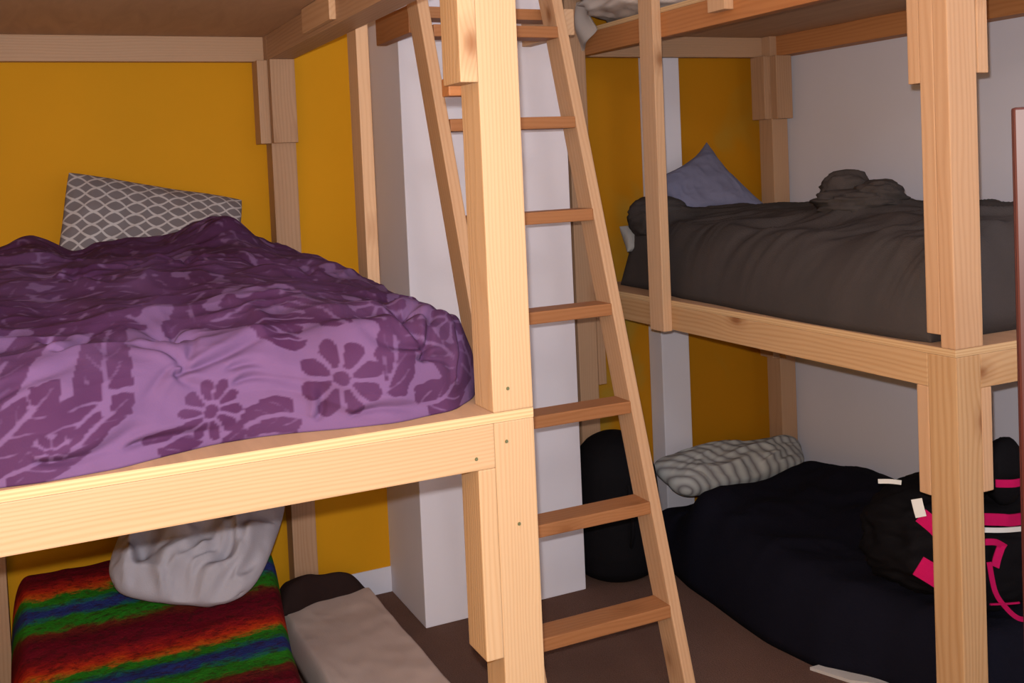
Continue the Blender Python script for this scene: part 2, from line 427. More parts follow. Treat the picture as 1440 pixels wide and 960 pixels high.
BR = thing('bunk_bed', (2.66, 2.75, 0), 'rough timber three-tier bunk bed against the white right wall, with dark blanket', 'bunk bed')
X0, X1 = 2.136, 3.185; YF, YK = 1.825, 3.690
ZM, ZR, ZU = 1.125, 1.016, 2.086
board('post', X0, X0+t, YF, YF+t, 0, ZM-0.02, WOOD_R, BR)
board('post', X0, X0+t+0.012, YF, YF+0.045, ZM, 2.62, WOOD_L, BR)
board('post', X0, X0+t+0.006, YF+0.045, YF+t, ZM+0.033, 2.62, WOOD_L, BR)
board('post', X1-t, X1, YF, YF+t, 0, ZM-0.02, WOOD_R, BR)
board('post', X1-t, X1, YF, YF+t, ZM, 2.62, WOOD_R, BR)
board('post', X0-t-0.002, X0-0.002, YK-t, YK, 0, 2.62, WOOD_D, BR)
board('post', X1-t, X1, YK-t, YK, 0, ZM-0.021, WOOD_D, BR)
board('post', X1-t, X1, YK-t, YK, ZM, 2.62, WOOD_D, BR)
for z0c, z1c in ((0.724, ZR), (1.812, ZU)):
    board('cleat', X0, X0+t, YF+t, YF+t+th, z0c, z1c, WOOD_L, BR)
    dx = 0.0 if z0c < 1 else 0.018
    board('cleat', X0+t+dx, X0+t+th+dx, YF, YF+t, z0c+0.018, z1c, WOOD_L, BR)
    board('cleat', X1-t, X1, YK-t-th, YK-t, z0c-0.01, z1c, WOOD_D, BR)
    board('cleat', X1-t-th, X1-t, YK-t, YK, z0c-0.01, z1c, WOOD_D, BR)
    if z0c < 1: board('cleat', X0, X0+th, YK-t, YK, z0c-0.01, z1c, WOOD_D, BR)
board('rail', X0, X0+th, YF+t, YK-th, ZR, ZM-0.02, WOOD_R, BR)
board('rail', X0+t, X1-t, YF, YF+th, ZR, ZM-0.02, WOOD_R, BR)
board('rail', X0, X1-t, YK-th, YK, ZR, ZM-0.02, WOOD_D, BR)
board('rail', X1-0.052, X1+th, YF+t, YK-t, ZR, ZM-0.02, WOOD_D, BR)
board('rail', X0, X0+th, YF+t, YK-th, ZU, ZU+t, WOOD_RO, BR)
board('rail', X0+t, X1-t, YF, YF+th, ZU, ZU+t, WOOD_R, BR)
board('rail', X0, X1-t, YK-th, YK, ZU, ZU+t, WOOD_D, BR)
board('rail', X1-0.052, X1+th, YF+t, YK-t, ZU, ZU+t, WOOD_RO, BR)
slab('platform', X0, XW-0.003, YF, YK, ZM-0.02, ZM, PLY, BR, bev=0.0015, label='plywood sleeping platform')
slab('platform', X0, XW-0.003, YF, YK, ZU+t, ZU+t+0.018, PLY, BR, bev=0.0015, label='plywood sleeping platform')
board('batten', X0-th, X0, 3.06, 3.149, ZR-0.004, 2.62, WOOD_L, BR, label='upright batten fixed outside the side rails')
board('batten', X0-th, X0, 2.65, 2.739, ZU+0.036, 2.62, WOOD_L, BR, label='short guard upright on the top side rail')

# screw heads on the near corner
STEEL, _sn, _sb = new_mat('zinc_screw', 0.4, 0.5); _sb.inputs['Base Color'].default_value = (0.18, 0.19, 0.10, 1); _sb.inputs['Metallic'].default_value = 0.6
for (sx, sz) in ((0.85, 1.205), (0.842, 1.10), (0.775, 1.075), (0.862, 0.93)):
    bm = bmesh.new(); bmesh.ops.create_cone(bm, cap_ends=True, segments=12, radius1=0.0042, radius2=0.0030, depth=0.003)
    me = bpy.data.meshes.new('screw_head'); bm.to_mesh(me); bm.free()
    o = link_mesh('screw_head', me, STEEL, BL); o.rotation_euler = (math.pi/2, 0, 0); o.location = Vector((sx, yf-0.0005, sz))-BL.location

# joists fixed to the pillar that carry the ladder top
JB = thing('ladder_bracket', (1.44, 3.33, 2.08), 'timber bracket on the white pillar that the ladder leans against', 'bracket')
board('joist', 1.139, 1.177, 3.008, 3.334, 2.082, 2.171, WOOD_O, JB)
board('joist', 1.706, 1.744, 3.008, 3.334, 2.082, 2.171, WOOD_L, JB)
board('crosspiece', 1.177, 1.706, 3.03, 3.119, 2.134, 2.171, WOOD_O, JB)

# ladder
LD = thing('ladder', (1.46, 2.45, 0), 'homemade timber ladder leaning between the two bunk beds', 'ladder')
ta, sk = 0.230, -0.041
u = Vector((sk, ta, 1)).normalized(); xdir = (Vector((1, 0, 0))-u*u.x).normalized(); nd = u.cross(xdir)  # nd ~ +Y
Llen = 2.52
for xl in (1.221, 1.698):
    me = box_mesh('stile', Llen, 0.038, 0.089, 0.004)
    o = link_mesh('stile', me, WOOD_L, LD)
    R = Matrix((u, xdir, nd)).transposed()
    o.rotation_euler = R.to_euler()
    p0 = Vector((xl+0.019, 2.411, 0)) + nd*0.0445 + u*(Llen/2+0.012)
    o.location = p0-LD.location
for i in range(7):
    z = 0.273+0.297*i; yy = 2.411+ta*(z+0.038)-0.004; xx = 1.259+sk*z
    board('rung', xx+0.0005, xx+0.4385, yy, yy+0.089, z, z+0.038, WOOD_O, LD, bev=0.004)

# ------------------------------------------------------------------ purple duvet
FRONT = [(-0.25, 1.812), (-0.065, 1.80), (0.0, 1.792), (0.12, 1.806), (0.19, 1.836), (0.29, 1.869), (0.37, 1.873), (0.44, 1.863),
         (0.52, 1.841), (0.63, 1.822), (0.70, 1.84), (0.76, 1.85), (0.80, 1.892), (0.84, 1.93), (0.9, 2.05)]
def duv_H(X, Y):
    base = interp(Y, [(1.78, 0.17), (1.9, 0.20), (2.1, 0.235), (2.35, 0.262), (2.7, 0.295), (3.0, 0.31), (3.3, 0.30)])
    xf = interp(X, [(-0.22, 1.02), (0.0, 1.03), (0.3, 1.0), (0.55, 0.98), (0.72, 0.86), (0.82, 0.70), (0.9, 0.60)])
    h = base*xf
    h = h+0.075*np.exp(-(((X-0.515)/0.095)**2+((Y-2.97)/0.2)**2))
    h = h+0.032*np.exp(-(((X-0.0)/0.075)**2+((Y-3.05)/0.2)**2))
    h = h-0.022*np.exp(-(((X-0.115)/0.05)**2+((Y-3.1)/0.3)**2))+0.012*np.exp(-(((X-0.27)/0.1)**2+((Y-3.0)/0.2)**2))
    h = h+0.02*np.exp(-(((X-0.76)/0.06)**2+((Y-2.02)/0.10)**2))
    wx = X+0.10*fbm(X*3, Y*3, 2, ox=4); wy = Y+0.10*fbm(X*3+7, Y*3, 2, ox=8)
    h = h+0.020*fbm(X*4.5, Y*4.5, 3)+0.014*(ridge(wx*3.5, wy*6, 2)-0.45)+0.007*(ridge(wx*9+3, wy*7, 2, ox=5)-0.4)
    for (tx, ty, a) in ((0.236, 1.98, 0.028), (0.70, 1.97, 0.030), (0.62, 2.45, 0.02), (0.10, 2.45, 0.02), (-0.12, 2.0, 0.02), (0.36, 2.6, 0.02)):
        rr = np.hypot(X-tx, (Y-ty)); th_ = np.arctan2(Y-ty, X-tx)
        h = h-a*np.exp(-(rr/0.035)**2)+0.008*np.sin(5*th_+tx*20)*np.exp(-rr/0.09)*np.minimum(1, rr/0.02)
    return h
def duv_disp(Sx, T_):
    """creases, quilting tucks and soft rumples in cloth coordinates"""
    h = 0.010*fbm(Sx*7, T_*7, 3, ox=21)+0.008*(ridge(Sx*4+2*T_, T_*9+fbm(Sx*3, T_*3, 2)*1.5, 2, ox=13)-0.4)
    for (x, y, a, L, dp) in ((0.239, 0.150, 0.25, 0.30, 0.011), (0.239, 0.150, 2.2, 0.22, 0.009), (0.239, 0.150, -1.0, 0.10, 0.008), (0.239, 0.15, 3.6, 0.12, 0.006),
                             (0.239, 0.15, 1.2, 0.2, 0.006), (0.70, 0.125, 0.9, 0.20, 0.012), (0.70, 0.125, 2.6, 0.16, 0.010), (0.70, 0.125, -0.6, 0.12, 0.010),
                             (0.70, 0.125, 1.7, 0.2, 0.010), (0.47, 0.03, 0.9, 0.10, 0.010), (0.34, 0.10, 0.05, 0.17, 0.009), (0.33, 0.13, -0.1, 0.16, 0.007), (0.03, 0.25, 0.7, 0.16, 0.009),
                             (-0.08, 0.12, 0.6, 0.2, 0.010), (0.0, 0.03, 0.15, 0.2, 0.010), (0.15, 0.02, 0.1, 0.25, 0.009), (0.55, 0.015, 0.1, 0.2, 0.009), (0.80, 0.06, 1.5, 0.2, 0.012)):
        ca, sa = math.cos(a), math.sin(a)
        p = ((Sx-x)*ca+(T_-y)*sa)/L; q = (-(Sx-x)*sa+(T_-y)*ca)+0.012*np.sin(p*5+x*30)
        wd = 0.006+0.010*np.clip(p, 0, 1)
        m_ = np.clip(p*12+1, 0, 1)*np.clip((1-p)*1.3, 0, 1)
        h = h-dp*m_*(np.exp(-(q/wd)**2)-0.6*np.exp(-((q-2.2*wd)/(1.3*wd))**2))
    for (x, y) in ((0.239, 0.150), (0.70, 0.125), (0.02, 0.30)):
        h = h-0.016*np.exp(-((Sx-x)**2+(T_-y)**2)/0.012**2)
    return h
def floral(P):
    """printed pattern laid out in the cloth's own coordinates: s across, t along the surface from the hem"""
    d = np.linalg.norm(np.diff(P, axis=1), axis=2)
    T_ = np.concatenate([np.zeros((P.shape[0], 1)), np.cumsum(d, 1)], 1)
    k = np.ones(9)/9
    T_ = np.apply_along_axis(lambda c: np.convolve(np.pad(c, 4, 'edge'), k, 'valid'), 0, T_)
    Sx = P[..., 0]
    M = np.zeros_like(Sx)
    wS = Sx+0.006*fbm(Sx*22, T_*22, 2); wT = T_+0.006*fbm(Sx*22+5, T_*22, 2, ox=3)
    fS, fT, fM = wS.ravel(), wT.ravel(), M.ravel()
    def near(x, y, r):
        return np.nonzero((np.abs(fS-x) < r) & (np.abs(fT-y) < r))[0]
    def leaf(x, y, a, L, w, bend=0.0):
        k_ = near(x, y, L*1.15)
        ca, sa = math.cos(a), math.sin(a)
        p = ((fS[k_]-x)*ca+(fT[k_]-y)*sa)/L; q = (-(fS[k_]-x)*sa+(fT[k_]-y)*ca)/L
        q = q-bend*p*p
        ww = (w/L)*np.sin(np.pi*np.clip(p, 0, 1)**0.8)*(1+0.12*np.sin(p*19))
        ins = (p > 0) & (p < 1) & (np.abs(q) < ww)
        fM[k_[ins]] = 1.0
        vein = ins & (np.abs(q) < 0.030) & (p > 0.05) & (p < 0.72)
        fM[k_[vein]] = 0.25
    def flower(x, y, R, n, a0=0.0):
        k_ = near(x, y, R*1.05)
        dx, dy = fS[k_]-x, fT[k_]-y
        r = np.hypot(dx, dy)/R; th_ = np.arctan2(dy, dx)+a0
        pet = np.abs(np.cos(n*th_/2))
        fM[k_[r < 1.0]] = 0.0
        fM[k_[(r < (0.50+0.50*pet**0.5)) & (r > 0.30) & (pet > 0.22+0.12/np.maximum(r, .2))]] = 1.0
        fM[k_[r < 0.21]] = 1.0
    def vine(x, y, a, n, step, cur, L, w, flip=1):
        for i in range(n):
            x2, y2 = x+math.cos(a)*step, y+math.sin(a)*step
            kk = 1-i/(n+3)
            leaf(x, y, a+0.85*flip, L*kk, w*kk, -0.45*flip); leaf(x+(x2-x)/2, y+(y2-y)/2, a-0.85*flip, L*kk*0.95, w*kk, 0.45*flip)
            x, y = x2, y2; a += cur
        leaf(x, y, a, L*0.8, w*0.8)
        a -= cur*n; x -= 0; 
    def stem(x, y, a, n, step, cur, L, w, flip=1):
        for i in range(n):
            x2, y2 = x+math.cos(a)*step, y+math.sin(a)*step
            k_ = near(x, y, step*1.4)
            dx, dy = x2-x, y2-y
            tt = np.clip(((fS[k_]-x)*dx+(fT[k_]-y)*dy)/(dx*dx+dy*dy), 0, 1)
            dist = np.hypot(fS[k_]-x-tt*dx, fT[k_]-y-tt*dy)
            fM[k_[dist < 0.0042]] = 0.12
            x, y = x2, y2; a += cur
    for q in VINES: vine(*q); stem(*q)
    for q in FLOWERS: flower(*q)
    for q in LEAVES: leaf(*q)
    M = fM.reshape(Sx.shape).copy()
    for _k in range(2):
        Mp = np.pad(M, 1, 'edge'); M = (Mp[1:-1, 1:-1]*2+Mp[:-2, 1:-1]+Mp[2:, 1:-1]+Mp[1:-1, :-2]+Mp[1:-1, 2:])/6
    M = sstep(0.22, 0.78, M)
    light = np.array((0.128, 0.068, 0.160)); dark = np.array((0.050, 0.013, 0.050))
    f = M*(0.80+0.2*fbm(Sx*9, T_*9, 2)); f = np.clip(f, 0, 1)[..., None]
    c = light*(1-f)+dark*f
    c = c*(1+0.10*fbm(Sx*14, T_*14, 3)[..., None])
    return c
rr_ = random.Random(5)
FLOWERS = [(0.285, 0.068, 0.058, 10, 0.2), (0.53, 0.10, 0.080, 8, 0.5), (0.015, 0.06, 0.030, 6, 0.0), (0.80, 0.19, 0.06, 8, 0.1), (0.66, 0.34, 0.065, 8, 0.9)]
VINES = [(0.105, 0.12, 1.55, 6, 0.052, -0.06, 0.095, 0.032, 1), (0.10, 0.12, 3.7, 3, 0.045, 0.1, 0.09, 0.034, -1),
         (0.48, 0.19, 2.5, 5, 0.045, -0.2, 0.085, 0.028, 1), (0.61, 0.07, 1.1, 5, 0.05, 0.15, 0.09, 0.032, -1), (0.80, 0.08, 2.3, 6, 0.045, 0.05, 0.09, 0.032, 1),
         (0.45, 0.03, 3.0, 3, 0.035, 0.2, 0.065, 0.022, 1), (-0.05, 0.02, 0.3, 4, 0.045, 0.1, 0.07, 0.024, 1), (-0.10, 0.15, 0.9, 5, 0.05, 0.1, 0.09, 0.032, -1),
         (0.28, 0.33, 0.2, 6, 0.05, 0.12, 0.09, 0.028, 1), (0.68, 0.02, 0.15, 4, 0.04, 0.15, 0.08, 0.03, 1), (0.70, 0.22, 2.0, 4, 0.045, 0.3, 0.08, 0.03, -1), (0.84, 0.05, 1.8, 5, 0.045, 0.0, 0.09, 0.034, 1), (0.36, 0.25, 0.5, 4, 0.045, -0.3, 0.075, 0.027, 1), (0.56, 0.22, 1.7, 4, 0.045, 0.2, 0.08, 0.03, 1), (0.17, 0.02, 0.1, 3, 0.04, 0.1, 0.06, 0.022, 1), (-0.15, 0.02, 0.5, 4, 0.045, 0.1, 0.09, 0.032, 1), (0.20, 0.36, 2.6, 4, 0.05, 0.1, 0.085, 0.03, 1), (0.02, 0.36, 0.3, 5, 0.05, 0.1, 0.09, 0.03, -1), (0.56, 0.38, 0.4, 5, 0.05, -0.1, 0.09, 0.03, 1)]
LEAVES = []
for k in range(420):  # motifs crowded on the upper duvet, painting its shade into the print
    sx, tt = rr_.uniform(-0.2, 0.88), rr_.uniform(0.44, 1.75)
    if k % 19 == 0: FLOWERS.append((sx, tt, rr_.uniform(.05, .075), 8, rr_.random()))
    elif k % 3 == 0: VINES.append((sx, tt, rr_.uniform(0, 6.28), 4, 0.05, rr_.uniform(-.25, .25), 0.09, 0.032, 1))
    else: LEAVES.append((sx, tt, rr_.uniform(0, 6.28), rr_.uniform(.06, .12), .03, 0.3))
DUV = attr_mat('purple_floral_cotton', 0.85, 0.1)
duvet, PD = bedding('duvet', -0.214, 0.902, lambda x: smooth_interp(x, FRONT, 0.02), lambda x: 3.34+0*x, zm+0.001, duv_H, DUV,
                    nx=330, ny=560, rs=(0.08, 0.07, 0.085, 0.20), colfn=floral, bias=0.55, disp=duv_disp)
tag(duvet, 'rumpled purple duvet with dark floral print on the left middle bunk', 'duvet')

# lattice-print pillow behind the duvet
mt, nt, b = new_mat('grey_lattice_cotton', 0.9, 0.1)
uvn = N(nt, 'ShaderNodeUVMap', uv_map='UVMap'); sp = N(nt, 'ShaderNodeSeparateXYZ'); nt.links.new(uvn.outputs[0], sp.inputs[0])
su = math_n(nt, 'MULTIPLY', sp.outputs[0], 9.0); sv = math_n(nt, 'MULTIPLY', sp.outputs[1], 10.5)
wob = math_n(nt, 'MULTIPLY', math_n(nt, 'SINE', math_n(nt, 'MULTIPLY', su, 2*math.pi)), 0.07)
a1 = math_n(nt, 'ADD', su, sv); a2 = math_n(nt, 'SUBTRACT', su, sv)
def linef(a):
    fr = math_n(nt, 'FRACT', math_n(nt, 'ADD', math_n(nt, 'MULTIPLY', a, 1.0), wob))
    return math_n(nt, 'ABSOLUTE', math_n(nt, 'SUBTRACT', fr, 0.5))
mm = math_n(nt, 'MINIMUM', linef(a1), linef(a2))
lf = ramp(nt, mm, [(0.07, (1, 1, 1)), (0.12, (0, 0, 0))])
nt.links.new(mixc(nt, lf, (0.17, 0.15, 0.165), (0.46, 0.43, 0.45)), b.inputs['Base Color'])
bump(nt, b, noise(nt, obj_co(nt), 250, 2), 0.2, 0.002)
LAT = mt
p = pillow('pillow', (0.02, 3.34, 1.25), (0.64, 3.36, 1.23), (0.715, 3.625, 1.570), (0.125, 3.60, 1.70), 0.14, LAT, seed=2.0, pinch=0.03, wr=0.008, rnd=0.04)
tag(p, 'grey pillow with white lattice print leaning on the orange wall', 'pillow')

# small crumpled bluish packet by the post
SOCK = cloth_mat('blue_grey_knit', (0.10, 0.11, 0.16), (0.25, 0.26, 0.32), 60)
p = pillow('sock', (0.852, 1.885, zm+0.018), (0.895, 1.885, zm+0.018), (0.897, 1.965, zm+0.024), (0.862, 1.955, zm+0.024), 0.030, SOCK, n=24, wr=0.003, seed=5)
tag(p, 'small crumpled blue-grey sock beside the post of the left middle bunk', 'sock')

# ------------------------------------------------------------------ lower left: tie-dye mattress, pillow, beige pad, dark cloth
mt, nt, b = new_mat('tie_dye_fleece', 0.95, 0.05)
co = obj_co(nt)
st = N(nt, 'ShaderNodeVectorMath', operation='MULTIPLY'); nt.links.new(co, st.inputs[0]); st.inputs[1].default_value = (18, 30, 10)
nz = noise(nt, st.outputs[0], 1.0, 4, 0.65); n3 = noise(nt, co, 5.0, 2)
spo = N(nt, 'ShaderNodeSeparateXYZ'); nt.links.new(co, spo.inputs[0])
yy = math_n(nt, 'ADD', spo.outputs[1], math_n(nt, 'MULTIPLY', math_n(nt, 'SUBTRACT', nz, 0.5), 0.10))
yy = math_n(nt, 'ADD', yy, math_n(nt, 'MULTIPLY', math_n(nt, 'SUBTRACT', n3, 0.5), 0.06))
yy = math_n(nt, 'ADD', yy, math_n(nt, 'MULTIPLY', spo.outputs[2], 1.0))
per = math_n(nt, 'FRACT', math_n(nt, 'MULTIPLY_ADD', yy, 1/0.48, 3.016))
TIE_PHASE = None
GR, BLU, MR, RO, TE, YG = (0.022, 0.17, 0.012), (0.022, 0.035, 0.17), (0.135, 0.006, 0.014), (0.46, 0.030, 0.010), (0.015, 0.12, 0.10), (0.20, 0.22, 0.02)
c = ramp(nt, per, [(0.0, (0.10, 0.004, 0.012)), (0.10, (0.12, 0.02, 0.01)), (0.15, GR), (0.25, GR), (0.29, TE), (0.33, BLU), (0.42, BLU), (0.46, TE), (0.50, GR), (0.56, GR), (0.60, (0.50, 0.09, 0.01)), (0.66, RO), (0.74, (0.25, 0.010, 0.012)), (0.84, MR), (1.0, (0.10, 0.004, 0.012))])
n4 = noise(nt, st.outputs[0], 2.2, 3, 0.7)
c = mixc(nt, math_n(nt, 'MULTIPLY', ramp(nt, n4, [(0.48, (0, 0, 0)), (0.66, (1, 1, 1))]), 0.65), c, (0.03, 0.008, 0.008))
nt.links.new(c, b.inputs['Base Color']); bump(nt, b, noise(nt, co, 120, 3), 0.6, 0.006)
TIE = mt
def tie_H(X, Y):
    return 0.30+0.09*sstep(2.9, 3.5, Y)+0.008*fbm(X*3, Y*3, 3)+0.004*ridge(X*9, Y*12, 2)
o = heap_y('mattress', 1.98, 3.598, lambda a: -0.128+0*a, lambda a: interp(a, [(1.9, 0.60), (2.55, 0.615), (2.9, 0.65), (3.35, 0.712), (3.5, 0.725), (3.6, 0.72)]), 0.001,
           lambda A, B: tie_H(B, A), TIE, nx=180, ny=110, rs=(0.08, 0.07, 0.07, 0.05), p=2.6)
tag(o, 'floor mattress covered in red green and blue tie-dye fleece', 'mattress')

LTP = cloth_mat('pale_grey_cotton', (0.42, 0.40, 0.46), (0.34, 0.32, 0.375), 6)
p = pillow('pillow', (0.105, 3.15, 0.44), (0.54, 2.99, 0.36), (0.79, 3.38, 0.60), (0.36, 3.50, 0.72), 0.24, LTP, wr=0.07, seed=7.3, pinch=0.0, freq=4.2, rnd=0.20, plump=0.5)
tag(p, 'crumpled pale grey pillow on the tie-dye mattress', 'pillow')

BEI = cloth_mat('beige_sheet', (0.56, 0.44, 0.40), (0.46, 0.36, 0.33), 3.5)
def pad_H(X, Y): return 0.105+0.006*fbm(X*8, Y*8, 3)+0.004*ridge(X*10, Y*4, 2)
o, _ = bedding('sleeping_pad', 0.730, 1.095, lambda x: 1.95+0*x, lambda x: 3.56+0*x, 0.001, pad_H, BEI, nx=60, ny=150, rs=(0.03, 0.025, 0.05, 0.03))
tag(o, 'narrow sleeping pad with beige sheet on the carpet beside the tie-dye mattress', 'sleeping pad')
DBR = cloth_mat('dark_brown_fleece', (0.030, 0.016, 0.014), (0.018, 0.010, 0.010), 8)
o, _ = bedding('blanket', 0.735, 1.068, lambda x: 3.475+0.06*(x-0.735)/0.365+0.012*np.sin(x*30), lambda x: 3.592-0.06*np.clip((x-0.735)/0.365, 0, 1)**2+0.0*x, 0.10,
               lambda X, Y: 0.085+0.02*np.sin((X-0.735)/0.365*3.1)+0.01*fbm(X*12, Y*12, 3), DBR, nx=50, ny=40, rs=(0.04, 0.06, 0.05, 0.05))
tag(o, 'dark brown folded blanket at the head of the beige pad', 'blanket')

# ------------------------------------------------------------------ right middle bunk: dark blanket, blue pillow
DG = cloth_mat('charcoal_brown_fleece', (0.070, 0.057, 0.056), (0.042, 0.040, 0.041), 5, sheen=0.5, bscale=200, bs=0.5)
FR2 = [(1.90, 2.18), (1.95, 2.16), (2.05, 2.15), (2.132, 2.15), (2.26, 2.145), (2.45, 2.15), (2.7, 2.165), (2.84, 2.18), (3.09, 2.19), (3.2, 2.21), (3.35, 2.24), (3.49, 2.245), (3.6, 2.25)]
def blk_H(A, B):   # A = Y along the bed, B = X across
    h = interp(B, [(2.1, 0.20), (2.3, 0.27), (2.5, 0.32), (2.65, 0.325), (3.2, 0.31)])
    h = h*interp(A, [(1.9, 1.02), (2.6, 1.0), (3.0, 0.98), (3.3, 0.95), (3.5, 0.97)])
    h = h+0.05*np.exp(-(((A-2.6)/0.14)**2+((B-2.62)/0.12)**2))
    h = h+0.10*np.exp(-(((A-3.47)/0.10)**2+((B-2.36)/0.10)**2))
    wa = A+0.08*fbm(A*3, B*3, 2)
    h = h+0.016*fbm(A*5, B*5, 3, ox=2)+0.026*(ridge(wa*5+B*4, B*2.0, 2, ox=6)-0.45)+0.010*(ridge(wa*14+B*9, B*5, 2, ox=1)-0.4)
    return h
o = heap_y('blanket', 1.93, 3.585, lambda a: smooth_interp(a, FR2, 0.03), lambda a: 3.12+0*a, ZM+0.001, blk_H, DG, nx=220, ny=130, rs=(0.06, 0.09, 0.13, 0.1))
tag(o, 'dark charcoal fleece blanket heaped on the right middle bunk', 'blanket')

BLU_M = cloth_mat('slate_blue_cotton', (0.19, 0.195, 0.30), (0.135, 0.14, 0.225), 12)
p = pillow('pillow', (2.42, 3.42, 1.405), (2.90, 3.40, 1.405), (2.77, 3.655, 1.71), (2.39, 3.57, 1.54), 0.11, BLU_M, wr=0.006, seed=11, pinch=0.10)
tag(p, 'slate blue pillow with one corner pointing up behind the dark blanket', 'pillow')
GRP = cloth_mat('grey_white_cotton', (0.36, 0.36, 0.36), (0.26, 0.26, 0.26), 9)
p = pillow('pillow', (2.235, 3.50, 1.27), (2.36, 3.50, 1.27), (2.36, 3.575, 1.37), (2.255, 3.585, 1.37), 0.07, GRP, n=40, wr=0.004, seed=3)
tag(p, 'corner of a grey-white pillow at the left end of the dark blanket', 'pillow')

# ------------------------------------------------------------------ top right bunk: white bedding spilling over
WHC = cloth_mat('white_cotton', (0.52, 0.45, 0.42), (0.44, 0.38, 0.355), 6)
def blob(name, c, h, mat, n=90, m_=60, pw=0.55, wr=0.02, seed=0, clampz=None, fr=4.0):
    th_ = np.linspace(0, 2*np.pi, n+1)[:, None]; ph = np.linspace(-np.pi/2, np.pi/2, m_)[None, :]
    sg = lambda w, e_: np.sign(w)*np.abs(w)**e_
    x = sg(np.cos(ph), pw)*sg(np.cos(th_), pw); y = sg(np.cos(ph), pw)*sg(np.sin(th_), pw); z = sg(np.sin(ph), pw)*np.ones_like(th_)
    P = np.stack([x*h[0], y*h[1], z*h[2]], -1)
    k = 1+wr/min(h)*(fbm((x+2*z)*fr+seed, (y+z)*fr+seed, 3)+0.8*(ridge((x+y)*fr*0.8+seed, z*fr+seed, 2)-0.45))*np.cos(ph)
    k[-1] = k[0]
    P = P*k[..., None]+np.array(c)
    if clampz is not None: P[..., 2] = np.maximum(P[..., 2], clampz)
    o = grid_mesh(name, P, mat)
    bm = bmesh.new(); bm.from_mesh(o.data); bmesh.ops.remove_doubles(bm, verts=bm.verts, dist=1e-5)
    bmesh.ops.recalc_face_normals(bm, faces=bm.faces); bm.to_mesh(o.data); bm.free()
    return o
WD = thing('duvet', (2.4, 3.35, ZU+t+0.02), 'white duvet spilling over the edge of the top right bunk', 'duvet')
o = blob('filling', (2.44, 3.36, 2.345), (0.385, 0.31, 0.16), WHC, wr=0.018, seed=4, clampz=ZU+t+0.0185, pw=0.7)
o.parent = WD; o.location = o.location-WD.location
# corner hanging down over the rail end
U_ = np.linspace(0, 1, 40)[:, None]; V_ = np.linspace(0, 1, 50)[None, :]
yy_ = 3.50+0.175*U_+0.02*np.sin(V_*4)*np.ones_like(U_); zz_ = 2.30-(0.12+0.105*U_**0.7)*V_+0*U_
xx_ = 2.112-0.014*np.sin(V_*3.0)+0.010*np.sin(U_*9+V_*2)-0.004*U_
outer = np.stack([xx_+0*U_, yy_+0*V_, zz_], -1)
inner = outer.copy(); inner[..., 0] += 0.008
P = np.concatenate([outer, inner[::-1]], 0); P = np.concatenate([P, P[:1]], 0)
o = grid_mesh('hanging_corner', P, WHC, WD)

# ------------------------------------------------------------------ lower right: black bag, mattress, navy comforter, striped pillow, backpack
BLK = cloth_mat('black_nylon', (0.007, 0.006, 0.008), (0.004, 0.004, 0.005), 8, rough=0.8, sheen=0.05)
NV = cloth_mat('navy_fleece', (0.0075, 0.0075, 0.015), (0.005, 0.005, 0.010), 6, sheen=0.1, bscale=150, bs=0.6)
bag = thing('duffel_bag', (2.0, 3.42, 0), 'tall black duffel bag standing upright by the white pillar', 'bag')
th_ = np.linspace(0, 2*np.pi, 61)[:, None]; zz = np.linspace(0, 1, 60)[None, :]
prof = interp(zz, [(0, 0.60), (0.03, 0.80), (0.08, 0.93), (0.2, 1.0), (0.55, 0.99), (0.75, 0.93), (0.87, 0.78), (0.94, 0.58), (0.98, 0.33), (1, 0.0)])
wr_ = 1+0.03*fbm(np.cos(th_)*2+3, zz*5+np.sin(th_)*2, 3); wr_[-1] = wr_[0]
P = np.stack([2.072+0.178*prof*wr_*np.cos(th_), 3.41+0.17*prof*wr_*np.sin(th_), 0.001+0.575*zz*np.ones_like(th_)], -1)
body = grid_mesh('body', P, BLK, bag)
tube('handle', [(2.04, 3.25, 0.40), (2.03, 3.225, 0.36), (2.03, 3.21, 0.28), (2.03, 3.22, 0.20), (2.04, 3.25, 0.16)], 0.008, BLK, bag)

WS = cloth_mat('white_sheet', (0.5, 0.48, 0.47), (0.42, 0.40, 0.40), 6)
me = bpy.data.meshes.new('sheet')
q_ = [(2.185, 2.45), (2.24, 2.44), (2.28, 2.37), (2.33, 2.30), (2.33, 2.25), (2.29, 2.27), (2.235, 2.33)]
n_ = len(q_)
me.from_pydata([(a-2.27, b_-2.33, 0) for a, b_ in q_]+[(a-2.27, b_-2.33, 0.010+0.004*(k % 2)) for k, (a, b_) in enumerate(q_)], [],
               [list(range(n_-1, -1, -1)), list(range(n_, 2*n_))]+[[k, (k+1) % n_, n_+(k+1) % n_, n_+k] for k in range(n_)])
o = link_mesh('sheet', me, WS); o.location = (2.27, 2.33, 0.0008)
tag(o, 'corner of a white sheet on the carpet at the edge of the navy comforter', 'sheet')
FR3 = [(1.93, 2.36), (2.15, 2.34), (2.285, 2.32), (2.36, 2.275), (2.43, 2.215), (2.65, 2.185), (2.8, 2.195), (2.99, 2.215), (3.15, 2.225), (3.26, 2.25), (3.34, 2.262), (3.45, 2.27), (3.56, 2.28)]
